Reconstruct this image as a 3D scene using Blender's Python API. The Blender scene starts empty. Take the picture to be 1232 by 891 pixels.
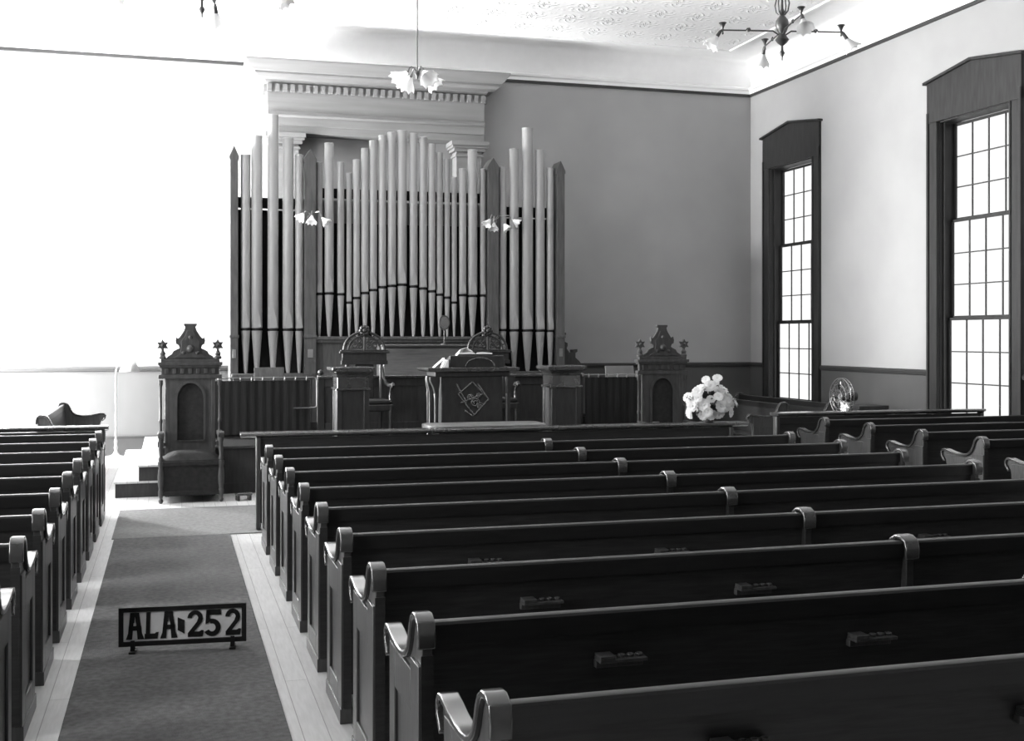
import bpy, bmesh, math, random
from math import sin, cos, pi, radians as R
from mathutils import Vector, Matrix, Euler
random.seed(7)
SC = bpy.context.scene
COL = SC.collection

# ------------------------------------------------------------------ camera model (metres; aisle runs along +y)
FPX, CXP, HY, CAMH, YAW = 1410.0, 616.0, 405.0, 1.795, R(16.25)
_c, _s = cos(YAW), sin(YAW)
def zc_(u, Y): return Y / (_c - _s*(u-CXP)/FPX)
def wx(u, Y):
    t = (u-CXP)/FPX
    return zc_(u, Y)*(t*_c+_s)
def wz(u, v, Y): return CAMH-(v-HY)*zc_(u, Y)/FPX

# ------------------------------------------------------------------ materials
MATS = {}
def mat(name, v, rough=.5, spec=.4, var=.12, scale=6.0, stretch=(1,1,1), bump=0.0, bscale=40.0, coat=0.0, metal=0.0, sheen=0.0, bstretch=None):
    m = bpy.data.materials.new(name); m.use_nodes = True
    nt = m.node_tree; b = nt.nodes['Principled BSDF']
    b.inputs['Roughness'].default_value = rough
    b.inputs['Specular IOR Level'].default_value = spec
    b.inputs['Metallic'].default_value = metal
    b.inputs['Coat Weight'].default_value = coat
    b.inputs['Coat Roughness'].default_value = .25
    tc = nt.nodes.new('ShaderNodeTexCoord')
    mp = nt.nodes.new('ShaderNodeMapping'); mp.inputs['Scale'].default_value = stretch
    nt.links.new(tc.outputs['Object'], mp.inputs['Vector'])
    n = nt.nodes.new('ShaderNodeTexNoise'); n.inputs['Scale'].default_value = scale; n.inputs['Detail'].default_value = 5
    nt.links.new(mp.outputs[0], n.inputs['Vector'])
    r = nt.nodes.new('ShaderNodeValToRGB')
    lo, hi = v*(1-var), min(1, v*(1+var))
    r.color_ramp.elements[0].position = .3; r.color_ramp.elements[1].position = .7
    r.color_ramp.elements[0].color = (lo, lo, lo, 1); r.color_ramp.elements[1].color = (hi, hi, hi, 1)
    nt.links.new(n.outputs[0], r.inputs[0]); nt.links.new(r.outputs[0], b.inputs['Base Color'])
    if bump:
        n2 = nt.nodes.new('ShaderNodeTexNoise'); n2.inputs['Scale'].default_value = bscale; n2.inputs['Detail'].default_value = 3
        mp2 = nt.nodes.new('ShaderNodeMapping'); mp2.inputs['Scale'].default_value = bstretch or stretch
        nt.links.new(tc.outputs['Object'], mp2.inputs['Vector']); nt.links.new(mp2.outputs[0], n2.inputs['Vector'])
        bp = nt.nodes.new('ShaderNodeBump'); bp.inputs['Strength'].default_value = bump; bp.inputs['Distance'].default_value = .01
        nt.links.new(n2.outputs[0], bp.inputs['Height']); nt.links.new(bp.outputs[0], b.inputs['Normal'])
    MATS[name] = m
    return m

WALL   = mat('wall_plaster', .37, .9, .2, .05, 1.2, bump=.08, bscale=60)
WAINS  = mat('wainscot_paint', .085, .6, .3, .10, 2.0, (1,1,.3))
WHITE  = mat('white_moulding', .9, .7, .3, .02)
RAILW  = mat('picture_rail_dark', .035, .5, .4, .1)
PEW    = mat('pew_wood', .028, .38, .45, .30, 14, (.5,6,6), bump=.08, bscale=30, bstretch=(.5,6,6))
PEWTOP = mat('pew_rail_wood', .013, .3, .6, .25, 14, (.5,6,6))
PEWEND = mat('pew_end_wood', .057, .34, .5, .28, 10, (6,6,.6), bump=.06, bscale=24)
CAPW   = mat('pew_cap_wood', .042, .17, .9, .2, 10, coat=1.0)
CASING = mat('window_casing_wood', .022, .5, .4, .35, 5, (4,4,.6))
SASH   = mat('sash_wood', .03, .5, .4, .2, 5)
MUNT   = mat('muntin_wood', .06, .6, .3, .2, 5)
CARPET2 = mat('carpet_wool_lit', .21, .95, .1, .16, 30, bump=.5, bscale=160)  # runner wool lightened, window light on the cross strip put into its colour
TOPC   = mat('platform_carpet', .016, .95, .05, .2, 30, bump=.3, bscale=160)
TABTOP = mat('table_top_polished', .22, .3, .6, .1)
CARPET = mat('carpet_wool', .14, .95, .1, .22, 30, bump=.5, bscale=160)
DARKW  = mat('carved_dark_wood', .028, .4, .5, .3, 9, (3,3,.8))
THRONE = mat('throne_wood', .05, .45, .5, .3, 9, (3,3,.8))
VELVET = mat('dark_velvet', .03, .9, .15, .2, 20, bump=.2, bscale=90)
CURT   = mat('curtain_cloth', .025, .9, .1, .3, 14, (9,1,.2))
PLATF  = mat('platform_panel_wood', .035, .5, .4, .25, 6, (5,5,.8))
PIPE   = mat('organ_pipe_paint', .34, .36, .6, .06, 6, (4,4,.4))
PIPED  = mat('organ_pipe_mouth', .02, .6, .2, .1)
OCASE  = mat('organ_case_wood', .085, .5, .4, .25, 8, (4,4,.5))
ODARK  = mat('organ_inside', .015, .8, .1, .2)
CONS   = mat('console_wood', .09, .42, .5, .25, 8, (.6,4,5))
ENTAB  = mat('entablature_paint', .215, .6, .3, .08, 4, (.3,4,4))
BRASS  = mat('brass', .30, .3, .5, .1, metal=.8)
DBRASS = mat('dark_brass', .09, .35, .5, .2, metal=.6)
SHADE  = mat('milk_glass', .85, .3, .5, .02)
CHROME = mat('fan_metal', .55, .22, .5, .05, metal=1.0)
BLACKM = mat('fan_black_enamel', .02, .4, .5, .1)
PAPER  = mat('paper', .75, .8, .2, .03)
SIGNW  = mat('sign_card', .88, .8, .2, .06, 12)
SIGNB  = mat('sign_black', .012, .6, .3, .1)
PETAL  = mat('white_petal', .85, .7, .2, .05)
PETAL.node_tree.nodes['Principled BSDF'].inputs['Subsurface Weight'].default_value = .0
def translucent(m, f):
    nt = m.node_tree; p = nt.nodes['Principled BSDF']; out = nt.nodes['Material Output']
    tr = nt.nodes.new('ShaderNodeBsdfTranslucent'); tr.inputs[0].default_value = (.9,.9,.9,1)
    mx = nt.nodes.new('ShaderNodeMixShader'); mx.inputs[0].default_value = f
    nt.links.new(p.outputs[0], mx.inputs[1]); nt.links.new(tr.outputs[0], mx.inputs[2]); nt.links.new(mx.outputs[0], out.inputs['Surface'])
translucent(PETAL, .3)
translucent(SHADE, .35)
LEAF   = mat('leaf', .06, .6, .3, .3)
LAMPW  = mat('lamp_cream_enamel', .36, .5, .4, .04)
BOOKC  = mat('book_cover', .06, .6, .3, .2)
GREYB  = mat('grey_board', .2, .7, .2, .1)

def floor_mat():
    m = bpy.data.materials.new('floor_boards'); m.use_nodes = True
    nt = m.node_tree; b = nt.nodes['Principled BSDF']; b.inputs['Roughness'].default_value = .5
    b.inputs['Specular IOR Level'].default_value = .4
    tc = nt.nodes.new('ShaderNodeTexCoord')
    mp = nt.nodes.new('ShaderNodeMapping'); mp.inputs['Rotation'].default_value = (0, 0, pi/2)
    nt.links.new(tc.outputs['Object'], mp.inputs['Vector'])
    br = nt.nodes.new('ShaderNodeTexBrick')
    br.inputs['Scale'].default_value = 1; br.inputs['Brick Width'].default_value = 3.1; br.inputs['Row Height'].default_value = .115
    br.inputs['Mortar Size'].default_value = .0022; br.offset = .37
    br.inputs['Color1'].default_value = (.58,.58,.58,1); br.inputs['Color2'].default_value = (.66,.66,.66,1); br.inputs['Mortar'].default_value = (.3,.3,.3,1)
    nt.links.new(mp.outputs[0], br.inputs['Vector'])
    n = nt.nodes.new('ShaderNodeTexNoise'); n.inputs['Scale'].default_value = 10; n.inputs['Detail'].default_value = 5
    mp3 = nt.nodes.new('ShaderNodeMapping'); mp3.inputs['Scale'].default_value = (6,.6,1)
    nt.links.new(tc.outputs['Object'], mp3.inputs['Vector']); nt.links.new(mp3.outputs[0], n.inputs['Vector'])
    mx = nt.nodes.new('ShaderNodeMixRGB'); mx.blend_type = 'MULTIPLY'; mx.inputs[0].default_value = .35
    nt.links.new(br.outputs['Color'], mx.inputs[1]); nt.links.new(n.outputs[0], mx.inputs[2])
    nt.links.new(mx.outputs[0], b.inputs['Base Color'])
    return m
FLOOR = floor_mat()

def ceiling_mat():
    """stamped-metal ceiling: repeating 0.6 m scroll panels as bump, only in the field (object coordinates)"""
    m = bpy.data.materials.new('stamped_metal_ceiling'); m.use_nodes = True
    nt = m.node_tree; L = nt.links; b = nt.nodes['Principled BSDF']
    b.inputs['Base Color'].default_value = (.9,.9,.9,1); b.inputs['Roughness'].default_value = .55; b.inputs['Specular IOR Level'].default_value = .3
    tc = nt.nodes.new('ShaderNodeTexCoord'); sp = nt.nodes.new('ShaderNodeSeparateXYZ'); L.new(tc.outputs['Object'], sp.inputs[0])
    def mth(op, a, c=None):
        n = nt.nodes.new('ShaderNodeMath'); n.operation = op
        for i, x in enumerate((a, c)):
            if x is None: continue
            if isinstance(x, (int, float)): n.inputs[i].default_value = x
            else: L.new(x, n.inputs[i])
        return n.outputs[0]
    P = .61
    fx = mth('SUBTRACT', mth('FRACT', mth('DIVIDE', sp.outputs[0], P)), .5)
    fy = mth('SUBTRACT', mth('FRACT', mth('DIVIDE', sp.outputs[1], P)), .5)
    r = mth('SQRT', mth('ADD', mth('MULTIPLY', fx, fx), mth('MULTIPLY', fy, fy)))
    a = mth('ARCTAN2', fy, fx)
    ros = mth('SINE', mth('ADD', mth('MULTIPLY', r, 30), mth('MULTIPLY', mth('SINE', mth('MULTIPLY', a, 4)), 2.2)))
    pet = mth('SINE', mth('ADD', mth('MULTIPLY', a, 8), mth('MULTIPLY', r, 26)))
    h = mth('ADD', mth('MULTIPLY', ros, .6), mth('MULTIPLY', pet, .5))
    h2 = mth('MULTIPLY', mth('MAXIMUM', mth('SUBTRACT', h, .25), 0), mth('MAXIMUM', mth('SUBTRACT', .52, r), 0.05))
    bp = nt.nodes.new('ShaderNodeBump'); bp.inputs['Strength'].default_value = 1.0; bp.inputs['Distance'].default_value = .05
    L.new(h2, bp.inputs['Height']); L.new(bp.outputs[0], b.inputs['Normal'])
    return m
CEILM = ceiling_mat()

def pane_mat(name, s, streak=.06):
    m = bpy.data.materials.new(name); m.use_nodes = True
    nt = m.node_tree; nt.nodes.clear()
    o = nt.nodes.new('ShaderNodeOutputMaterial'); e = nt.nodes.new('ShaderNodeEmission')
    tc = nt.nodes.new('ShaderNodeTexCoord'); n = nt.nodes.new('ShaderNodeTexNoise'); n.inputs['Scale'].default_value = 3.0
    mp = nt.nodes.new('ShaderNodeMapping'); mp.inputs['Scale'].default_value = (1,1,3)
    r = nt.nodes.new('ShaderNodeMapRange'); r.inputs[3].default_value = s*(1-streak); r.inputs[4].default_value = s*(1+streak)
    nt.links.new(tc.outputs['Object'], mp.inputs[0]); nt.links.new(mp.outputs[0], n.inputs['Vector'])
    nt.links.new(n.outputs[0], r.inputs[0]); nt.links.new(r.outputs[0], e.inputs['Strength'])
    nt.links.new(e.outputs[0], o.inputs[0])
    return m
SUNNY  = [pane_mat('frosted_glass_sunny_side_%s' % k, e) for k, e in (('first', 27.0), ('second', 3.6), ('third', 2.2), ('fourth', 2.4))]
SHADY  = pane_mat('frosted_glass_shady_side', .135, .12)
DIM    = pane_mat('frosted_glass_rear', .15)

# ------------------------------------------------------------------ mesh helper
class MB:
    def __init__(s): s.bm = bmesh.new(); s.M = Matrix.Identity(4)
    def v(s, p): return s.bm.verts.new(s.M @ Vector(p))
    def f(s, vs):
        try: return s.bm.faces.new(vs)
        except ValueError: return None
    def box(s, x0, x1, y0, y1, z0, z1):
        vs = [s.v((x, y, z)) for z in (z0, z1) for (x, y) in ((x0,y0),(x1,y0),(x1,y1),(x0,y1))]
        for q in ((3,2,1,0),(4,5,6,7),(0,1,5,4),(1,2,6,5),(2,3,7,6),(3,0,4,7)): s.f([vs[i] for i in q])
        return s
    def prism(s, pts, a, b, axis='x'):
        """outline pts in the plane across axis: x->(y,z), y->(x,z), z->(x,y)"""
        def P(p, t): return {'x': (t, p[0], p[1]), 'y': (p[0], t, p[1]), 'z': (p[0], p[1], t)}[axis]
        A = [s.v(P(p, a)) for p in pts]; B = [s.v(P(p, b)) for p in pts]
        n = len(pts)
        s.f(A[::-1]); s.f(B)
        for i in range(n): s.f([A[i], A[(i+1)%n], B[(i+1)%n], B[i]])
        return s
    def ring(s, outer, inner, a, b, axis='y'):
        """closed band between two outlines with the same number of points"""
        def P(p, t): return {'x': (t, p[0], p[1]), 'y': (p[0], t, p[1]), 'z': (p[0], p[1], t)}[axis]
        n = len(outer)
        L = [[s.v(P(p, t)) for p in o] for o in (outer, inner) for t in (a, b)]
        OA, OB, IA, IB = L
        for i in range(n):
            j = (i+1) % n
            s.f([OA[i], OA[j], OB[j], OB[i]]); s.f([IA[j], IA[i], IB[i], IB[j]])
            s.f([OA[j], OA[i], IA[i], IA[j]]); s.f([OB[i], OB[j], IB[j], IB[i]])
        return s
    def strip(s, path, w0, w1, th, axis='x'):
        """a moulding th thick following an open path of (y,z) between x=w0 and w1"""
        n = len(path); top = []; bot = []
        for i, p in enumerate(path):
            a = path[max(0, i-1)]; b = path[min(n-1, i+1)]
            d = Vector((b[0]-a[0], b[1]-a[1])); d.normalize(); nn = Vector((-d.y, d.x))
            top.append((p[0]+nn.x*th, p[1]+nn.y*th)); bot.append(p)
        return s.prism_quads(bot, top, w0, w1, axis)
    def prism_quads(s, bot, top, a, b, axis='x'):
        def P(p, t): return {'x': (t, p[0], p[1]), 'y': (p[0], t, p[1]), 'z': (p[0], p[1], t)}[axis]
        BA = [s.v(P(p, a)) for p in bot]; BB = [s.v(P(p, b)) for p in bot]
        TA = [s.v(P(p, a)) for p in top]; TB = [s.v(P(p, b)) for p in top]
        n = len(bot)
        for i in range(n-1):
            s.f([TA[i], TA[i+1], TB[i+1], TB[i]]); s.f([BA[i+1], BA[i], BB[i], BB[i+1]])
            s.f([BA[i], BA[i+1], TA[i+1], TA[i]]); s.f([BB[i+1], BB[i], TB[i], TB[i+1]])
        s.f([BA[0], TA[0], TB[0], BB[0]]); s.f([BA[-1], BB[-1], TB[-1], TA[-1]])
        return s
    def lathe(s, prof, cx=0, cy=0, n=20, a0=0.0, squash=1.0):
        rings = []
        for (r, z) in prof:
            if r < 1e-5: rings.append([s.v((cx, cy, z))])
            else: rings.append([s.v((cx+r*cos(a0+2*pi*k/n), cy+squash*r*sin(a0+2*pi*k/n), z)) for k in range(n)])
        for A, B in zip(rings, rings[1:]):
            if len(A) == 1 and len(B) == 1: continue
            for k in range(n):
                j = (k+1) % n
                if len(A) == 1: s.f([A[0], B[j], B[k]])
                elif len(B) == 1: s.f([A[k], A[j], B[0]])
                else: s.f([A[k], A[j], B[j], B[k]])
        if len(rings[0]) > 1: s.f(rings[0][::-1])
        if len(rings[-1]) > 1: s.f(rings[-1])
        return s
    def tube(s, pts, r, n=8, closed=False):
        pts = [Vector(p) for p in pts]; N = len(pts); rr = r if isinstance(r, (list, tuple)) else [r]*N
        rings = []; up = None
        for i in range(N):
            a = pts[(i-1) % N] if closed else pts[max(0, i-1)]
            b = pts[(i+1) % N] if closed else pts[min(N-1, i+1)]
            d = (b-a).normalized()
            if up is None:
                up = Vector((0,0,1)) if abs(d.z) < .9 else Vector((1,0,0))
            e1 = d.cross(up); e1.normalize(); up = e1.cross(d); up.normalize()
            rings.append([s.v(pts[i]+rr[i]*(cos(2*pi*k/n)*e1+sin(2*pi*k/n)*up)) for k in range(n)])
        for i in range(N if closed else N-1):
            A, B = rings[i], rings[(i+1) % N]
            for k in range(n): s.f([A[k], B[k], B[(k+1)%n], A[(k+1)%n]])
        if not closed: s.f(rings[0]); s.f(rings[-1][::-1])
        return s
    def ball(s, c, r, n=10, sz=1.0):
        m = n//2+1
        prof = [(r*sin(pi*i/m), c[2]-sz*r*cos(pi*i/m)) for i in range(m+1)]
        prof[0] = (0, prof[0][1]); prof[-1] = (0, prof[-1][1])
        return s.lathe(prof, c[0], c[1], n)
    def build(s, name, m, parent=None, bevel=0.0, smooth=True, loc=None, angle=38, seg=2):
        bmesh.ops.recalc_face_normals(s.bm, faces=s.bm.faces)
        me = bpy.data.meshes.new(name); s.bm.to_mesh(me); s.bm.free()
        me.materials.append(m)
        if smooth:
            me.shade_smooth(); me.set_sharp_from_angle(angle=R(angle))
        o = bpy.data.objects.new(name, me); COL.objects.link(o)
        if parent: o.parent = parent
        if loc: o.location = loc
        if bevel:
            b = o.modifiers.new('edge', 'BEVEL'); b.width = bevel; b.segments = seg; b.limit_method = 'ANGLE'; b.angle_limit = R(40)
        return o

def tag(o, label=None, cat=None, group=None, kind=None):
    if label: o['label'] = label
    if cat: o['category'] = cat
    if group: o['group'] = group
    if kind: o['kind'] = kind
    return o
def thing(name, loc, label, cat, group=None, rz=0.0):
    o = bpy.data.objects.new(name, None); COL.objects.link(o); o.empty_display_size = .1
    o.location = loc; o.rotation_euler = (0, 0, rz)
    return tag(o, label, cat, group)
def dup(root, loc, rz=None, label=None):
    r = root.copy(); COL.objects.link(r); r.location = loc
    if rz is not None: r.rotation_euler = (0, 0, rz)
    if label: r['label'] = label
    for ch in list(root.children):
        c = ch.copy(); COL.objects.link(c); c.parent = r
        for g in list(ch.children):
            d = g.copy(); COL.objects.link(d); d.parent = c
    return r
def struct(o): o['kind'] = 'structure'; return o
def box(x0,x1,y0,y1,z0,z1): return MB().box(x0,x1,y0,y1,z0,z1)
def circ(cx, cz, r, n=24, a0=0.0, a1=2*pi):
    full = abs(a1-a0-2*pi) < 1e-6
    return [(cx+r*cos(a0+(a1-a0)*k/(n if full else n-1)), cz+r*sin(a0+(a1-a0)*k/(n if full else n-1))) for k in range(n)]

# ------------------------------------------------------------------ room shell
XL, XR, YB, YF = -3.44, 9.84, 18.7, -3.5
ZR, ZCOR, ZCE = 1.30, 6.05, 6.62
TH = .36
WIN_Y = [17.27, 12.70, 8.13, 3.56]
WHALF, WSILL, WHEAD = .70, .72, 4.66
struct(MB().box(XL-TH, XR+TH, YF-TH, YB+TH, -.2, 0).build('floor', FLOOR))
def side_wall(name, x0, x1):
    m = MB(); ys = sorted(WIN_Y); e = [YF]
    for y in ys: e += [y-WHALF, y+WHALF]
    e.append(YB)
    for i in range(0, len(e), 2): m.box(x0, x1, e[i], e[i+1], 0, ZCE+.1)
    for y in ys:
        m.box(x0, x1, y-WHALF, y+WHALF, 0, WSILL); m.box(x0, x1, y-WHALF, y+WHALF, WHEAD, ZCE+.1)
    return struct(m.build(name, WALL, smooth=False))
side_wall('wall_left', XL-TH, XL); side_wall('wall_right', XR, XR+TH)
struct(box(XL-TH, XR+TH, YB, YB+TH, 0, ZCE+.1).build('wall_back', WALL))
struct(box(XL-TH, XR+TH, YF-TH, YF, 0, ZCE+.1).build('wall_front', WALL))
struct(box(XL-TH, XR+TH, YF-TH, YB+TH, ZCE, ZCE+.2).build('ceiling', WHITE))
FX0, FX1, FY1 = XL+.79, XR-.79, YB-.79
tn = 0
def trim(o):
    return struct(o)
fld = MB().box(FX0, FX1, YF+.5, FY1, ZCE-.012, ZCE).build('trim_1', CEILM, smooth=False); trim(fld)
# ceiling battens and coves
m = MB()
for d in (.79,):
    m.box(XL+d-.03, XL+d+.03, YF, YB-d, ZCE-.035, ZCE); m.box(XR-d-.03, XR-d+.03, YF, YB-d, ZCE-.035, ZCE)
    m.box(XL+d, XR-d, YB-d-.03, YB-d+.03, ZCE-.035, ZCE)
trim(m.build('trim_2', WHITE))
def cove(name, axis, w, sgn, a, b):
    # concave quarter between the cornice (wall) and the ceiling
    D, Hh = .22, ZCE-ZCOR-.14
    arc = [(w+sgn*(D-D*cos(t)), ZCE-Hh+Hh*sin(t)) for t in [pi/2*k/12 for k in range(13)]]
    out = arc+[(w, ZCE)]
    mm = MB(); mm.prism(out, a, b, axis)
    # white cornice moulding below it
    z0 = ZCOR+.015
    mm.prism([(w, z0), (w+sgn*.03, z0), (w+sgn*.035, z0+.05), (w+sgn*.07, z0+.07), (w+sgn*.07, z0+.1), (w+sgn*.02, z0+.125), (w, z0+.125)], a, b, axis)
    trim(mm.build(name, WHITE, angle=50))
cove('trim_3', 'x', YB, -1, XL, XR)
cove('trim_4', 'y', XR, -1, YF, YB)
cove('trim_5', 'y', XL, 1, YF, YB)
# dark picture rail
m = MB(); m.box(XL, XR, YB-.035, YB, ZCOR-.03, ZCOR+.015); trim(m.build('trim_6', RAILW))
m = MB(); m.box(XR-.035, XR, YF, YB, ZCOR-.03, ZCOR+.015); trim(m.build('trim_7', RAILW))
m = MB(); m.box(XL, XL+.035, YF, YB, ZCOR-.03, ZCOR+.015); trim(m.build('trim_8', RAILW))
# wainscot with chair rail and baseboard
def segs():
    e = [YF]
    for y in sorted(WIN_Y): e += [y-.93, y+.93]
    e.append(YB); return [(e[i], e[i+1]) for i in range(0, len(e), 2)]
m = MB(); m.box(XL, XR, YB-.012, YB, 0, ZR); trim(m.build('trim_9', WAINS))
m = MB(); m.prism([(YB-.012, ZR-.03), (YB-.04, ZR-.02), (YB-.05, ZR+.02), (YB-.03, ZR+.04), (YB-.012, ZR+.05)], XL, XR, 'x'); trim(m.build('trim_10', RAILW))
m = MB(); m.box(XL, XR, YB-.035, YB-.012, 0, .27); m.box(XL, XR, YB-.045, YB-.012, .27, .3); struct(m.build('baseboard_back', RAILW, bevel=.004))
for side, x, sg, k in (('right', XR, -1, 11), ('left', XL, 1, 14)):
    m = MB(); r = MB(); bb = MB()
    for a, b in segs():
        m.box(min(x, x+sg*.012), max(x, x+sg*.012), a, b, 0, ZR)
        r.prism([(x+sg*.012, ZR-.03), (x+sg*.04, ZR-.02), (x+sg*.05, ZR+.02), (x+sg*.03, ZR+.04), (x+sg*.012, ZR+.05)], a, b, 'y')
        bb.box(min(x+sg*.012, x+sg*.035), max(x+sg*.012, x+sg*.035), a, b, 0, .27)
    trim(m.build('trim_%d' % k, WAINS)); trim(r.build('trim_%d' % (k+1), RAILW)); struct(bb.build('baseboard_%s' % side, RAILW))

# ------------------------------------------------------------------ windows
def window(idx, xw, sg, yc, pane):
    """xw wall face, sg +1 when outside is +x"""
    root = bpy.data.objects.new('window_%d' % idx, None); COL.objects.link(root); root.location = (xw, yc, 0); struct(root)
    X = lambda a, b: (min(sg*a, sg*b), max(sg*a, sg*b))
    c = MB()
    # casing on the wall face (inside is -sg)
    for s_ in (-1, 1):
        a, b = sorted((s_*WHALF, s_*.915)); c.box(*X(-.035, 0), a, b, .0 if False else .60, 4.80)
        a, b = sorted((s_*.875, s_*.915)); c.box(*X(-.055, -.035), a, b, .60, 4.80)
        a, b = sorted((s_*WHALF, s_*(WHALF+.03))); c.box(*X(-.05, -.035), a, b, WSILL, 4.66)
    xs = X(-.045, 0)
    c.prism([(-.915, 4.66), (.915, 4.66), (.915, 5.20), (0, 5.325), (-.915, 5.20)], xs[0], xs[1], 'x')
    c.build('casing', CASING, root, bevel=.004)
    l = MB(); xs = X(-.085, 0)
    l.prism([(-.96, 5.185), (-.96, 5.22), (0, 5.355), (.96, 5.22), (.96, 5.185), (0, 5.315)], xs[0], xs[1], 'x')
    l.build('lintel_moulding', CASING, root, bevel=.004)
    s = MB(); s.box(*X(-.09, .30), -.97, .97, WSILL-.05, WSILL-.005); s.box(*X(-.04, 0), -.9, .9, WSILL-.15, WSILL-.05)
    s.build('sill', CASING, root, bevel=.004)
    j = MB()
    for s_ in (-1, 1):
        a, b = sorted((s_*(WHALF-.012), s_*WHALF)); j.box(*X(.0, .30), a, b, WSILL, WHEAD)
        a, b = sorted((s_*(WHALF-.04), s_*(WHALF-.012))); j.box(*X(.05, .075), a, b, WSILL, WHEAD)
    j.box(*X(0, .30), -WHALF, WHALF, WHEAD-.015, WHEAD)
    j.build('jamb', CASING, root)
    Hs = (WHEAD-WSILL-.03)/3
    for k in range(3):
        d = .12+.045*k; z0 = WSILL+.005+Hs*k; z1 = z0+Hs+(.02 if k < 2 else 0)
        w = WHALF-.018; st = .045
        sh = MB()
        for s_ in (-1, 1):
            a, b = sorted((s_*(w-st), s_*w)); sh.box(*X(d, d+.04), a, b, z0, z1)
        sh.box(*X(d, d+.04), -w, w, z0, z0+.045); sh.box(*X(d, d+.04), -w, w, z1-.035, z1)
        sh = sh.build('sash', SASH, root, bevel=.003)
        mu = MB(); iw = w-st
        for q in (1, 2, 3): mu.box(*X(d+.006, d+.034), -iw+2*iw*q/4-.009, -iw+2*iw*q/4+.009, z0+.04, z1-.03)
        for q in (1, 2):
            zz = z0+.045+(z1-z0-.08)*q/3; mu.box(*X(d+.008, d+.032), -iw, iw, zz-.008, zz+.008)
        mu.build('muntin_grid', MUNT, sh)
        g = MB(); x = sg*(d+.022)
        g.f([g.v((x, -iw-.01, z0+.03)), g.v((x, iw+.01, z0+.03)), g.v((x, iw+.01, z1-.02)), g.v((x, -iw-.01, z1-.02))])
        g.build('glass', pane, sh, smooth=False)
n = 1
for y in WIN_Y[:2]: window(n, XR, 1, y, SHADY); n += 1
for y in WIN_Y[2:]: window(n, XR, 1, y, DIM); n += 1
for k, y in enumerate(WIN_Y): window(n, XL, -1, y, SUNNY[k]); n += 1

# ------------------------------------------------------------------ carpets
def rug(name, x0, x1, y0, y1, label, m_=CARPET):
    m = MB(); nx, ny = 4, int((y1-y0)/.25)+2
    m.box(x0, x1, y0, y1, 0.001, .009)
    return tag(m.build(name, m_, bevel=.004), label, 'carpet')
rug('carpet_runner', -.48, .52, -3.0, 10.93, 'long dark grey carpet runner down the centre of the aisle')
rug('cross_carpet', -.50, 6.6, 10.94, 12.73, 'carpet strip toned paler as if window-lit, laid across the floor between front screen and platform', CARPET2)

# ------------------------------------------------------------------ pews
def end_profile():
    return [(-.03,0),(-.03,.80),(-.034,.845),(-.026,.872),(.0,.884),(.035,.882),(.065,.866),(.085,.835),(.10,.795),
            (.125,.757),(.16,.728),(.20,.712),(.26,.703),(.33,.704),(.40,.712),(.46,.724),(.505,.733),(.535,.73),(.55,.712),
            (.547,.688),(.528,.668),(.508,.645),(.497,.60),(.49,.5),(.485,.3),(.485,0)]
def cap_path():
    p = end_profile(); return p[1:22]
def pew_end_parts(root, x, inner, part='pew_end', outer=True):
    """x = aisle face, inner = direction to the seat (+1/-1)"""
    e = MB(); t = .034
    a, b = sorted((x+inner*.012, x+inner*(.012+t)))
    e.prism(end_profile(), a, b, 'x')
    a, b = sorted((x, x+inner*.012))     # raised frame around a sunk panel
    for (y0,y1,z0,z1) in ((-.03,.10,0,.74),(.385,.484,0,.70),(.10,.385,0,.16),(.10,.385,.56,.70)):
        e.box(a, b, y0, y1, z0, z1)
    e.box(min(x-inner*.006,x+inner*.05), max(x-inner*.006,x+inner*.05), -.032, .487, 0, .07)
    o = e.build(part, PEWEND, root, bevel=.003)
    c = MB(); a, b = sorted((x-inner*.007, x+inner*.053))
    pp = cap_path()
    c.strip(pp, a, b, .022)
    o2 = c.build('arm_cap', CAPW, o, bevel=.006, seg=3, angle=50)
    return o
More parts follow.
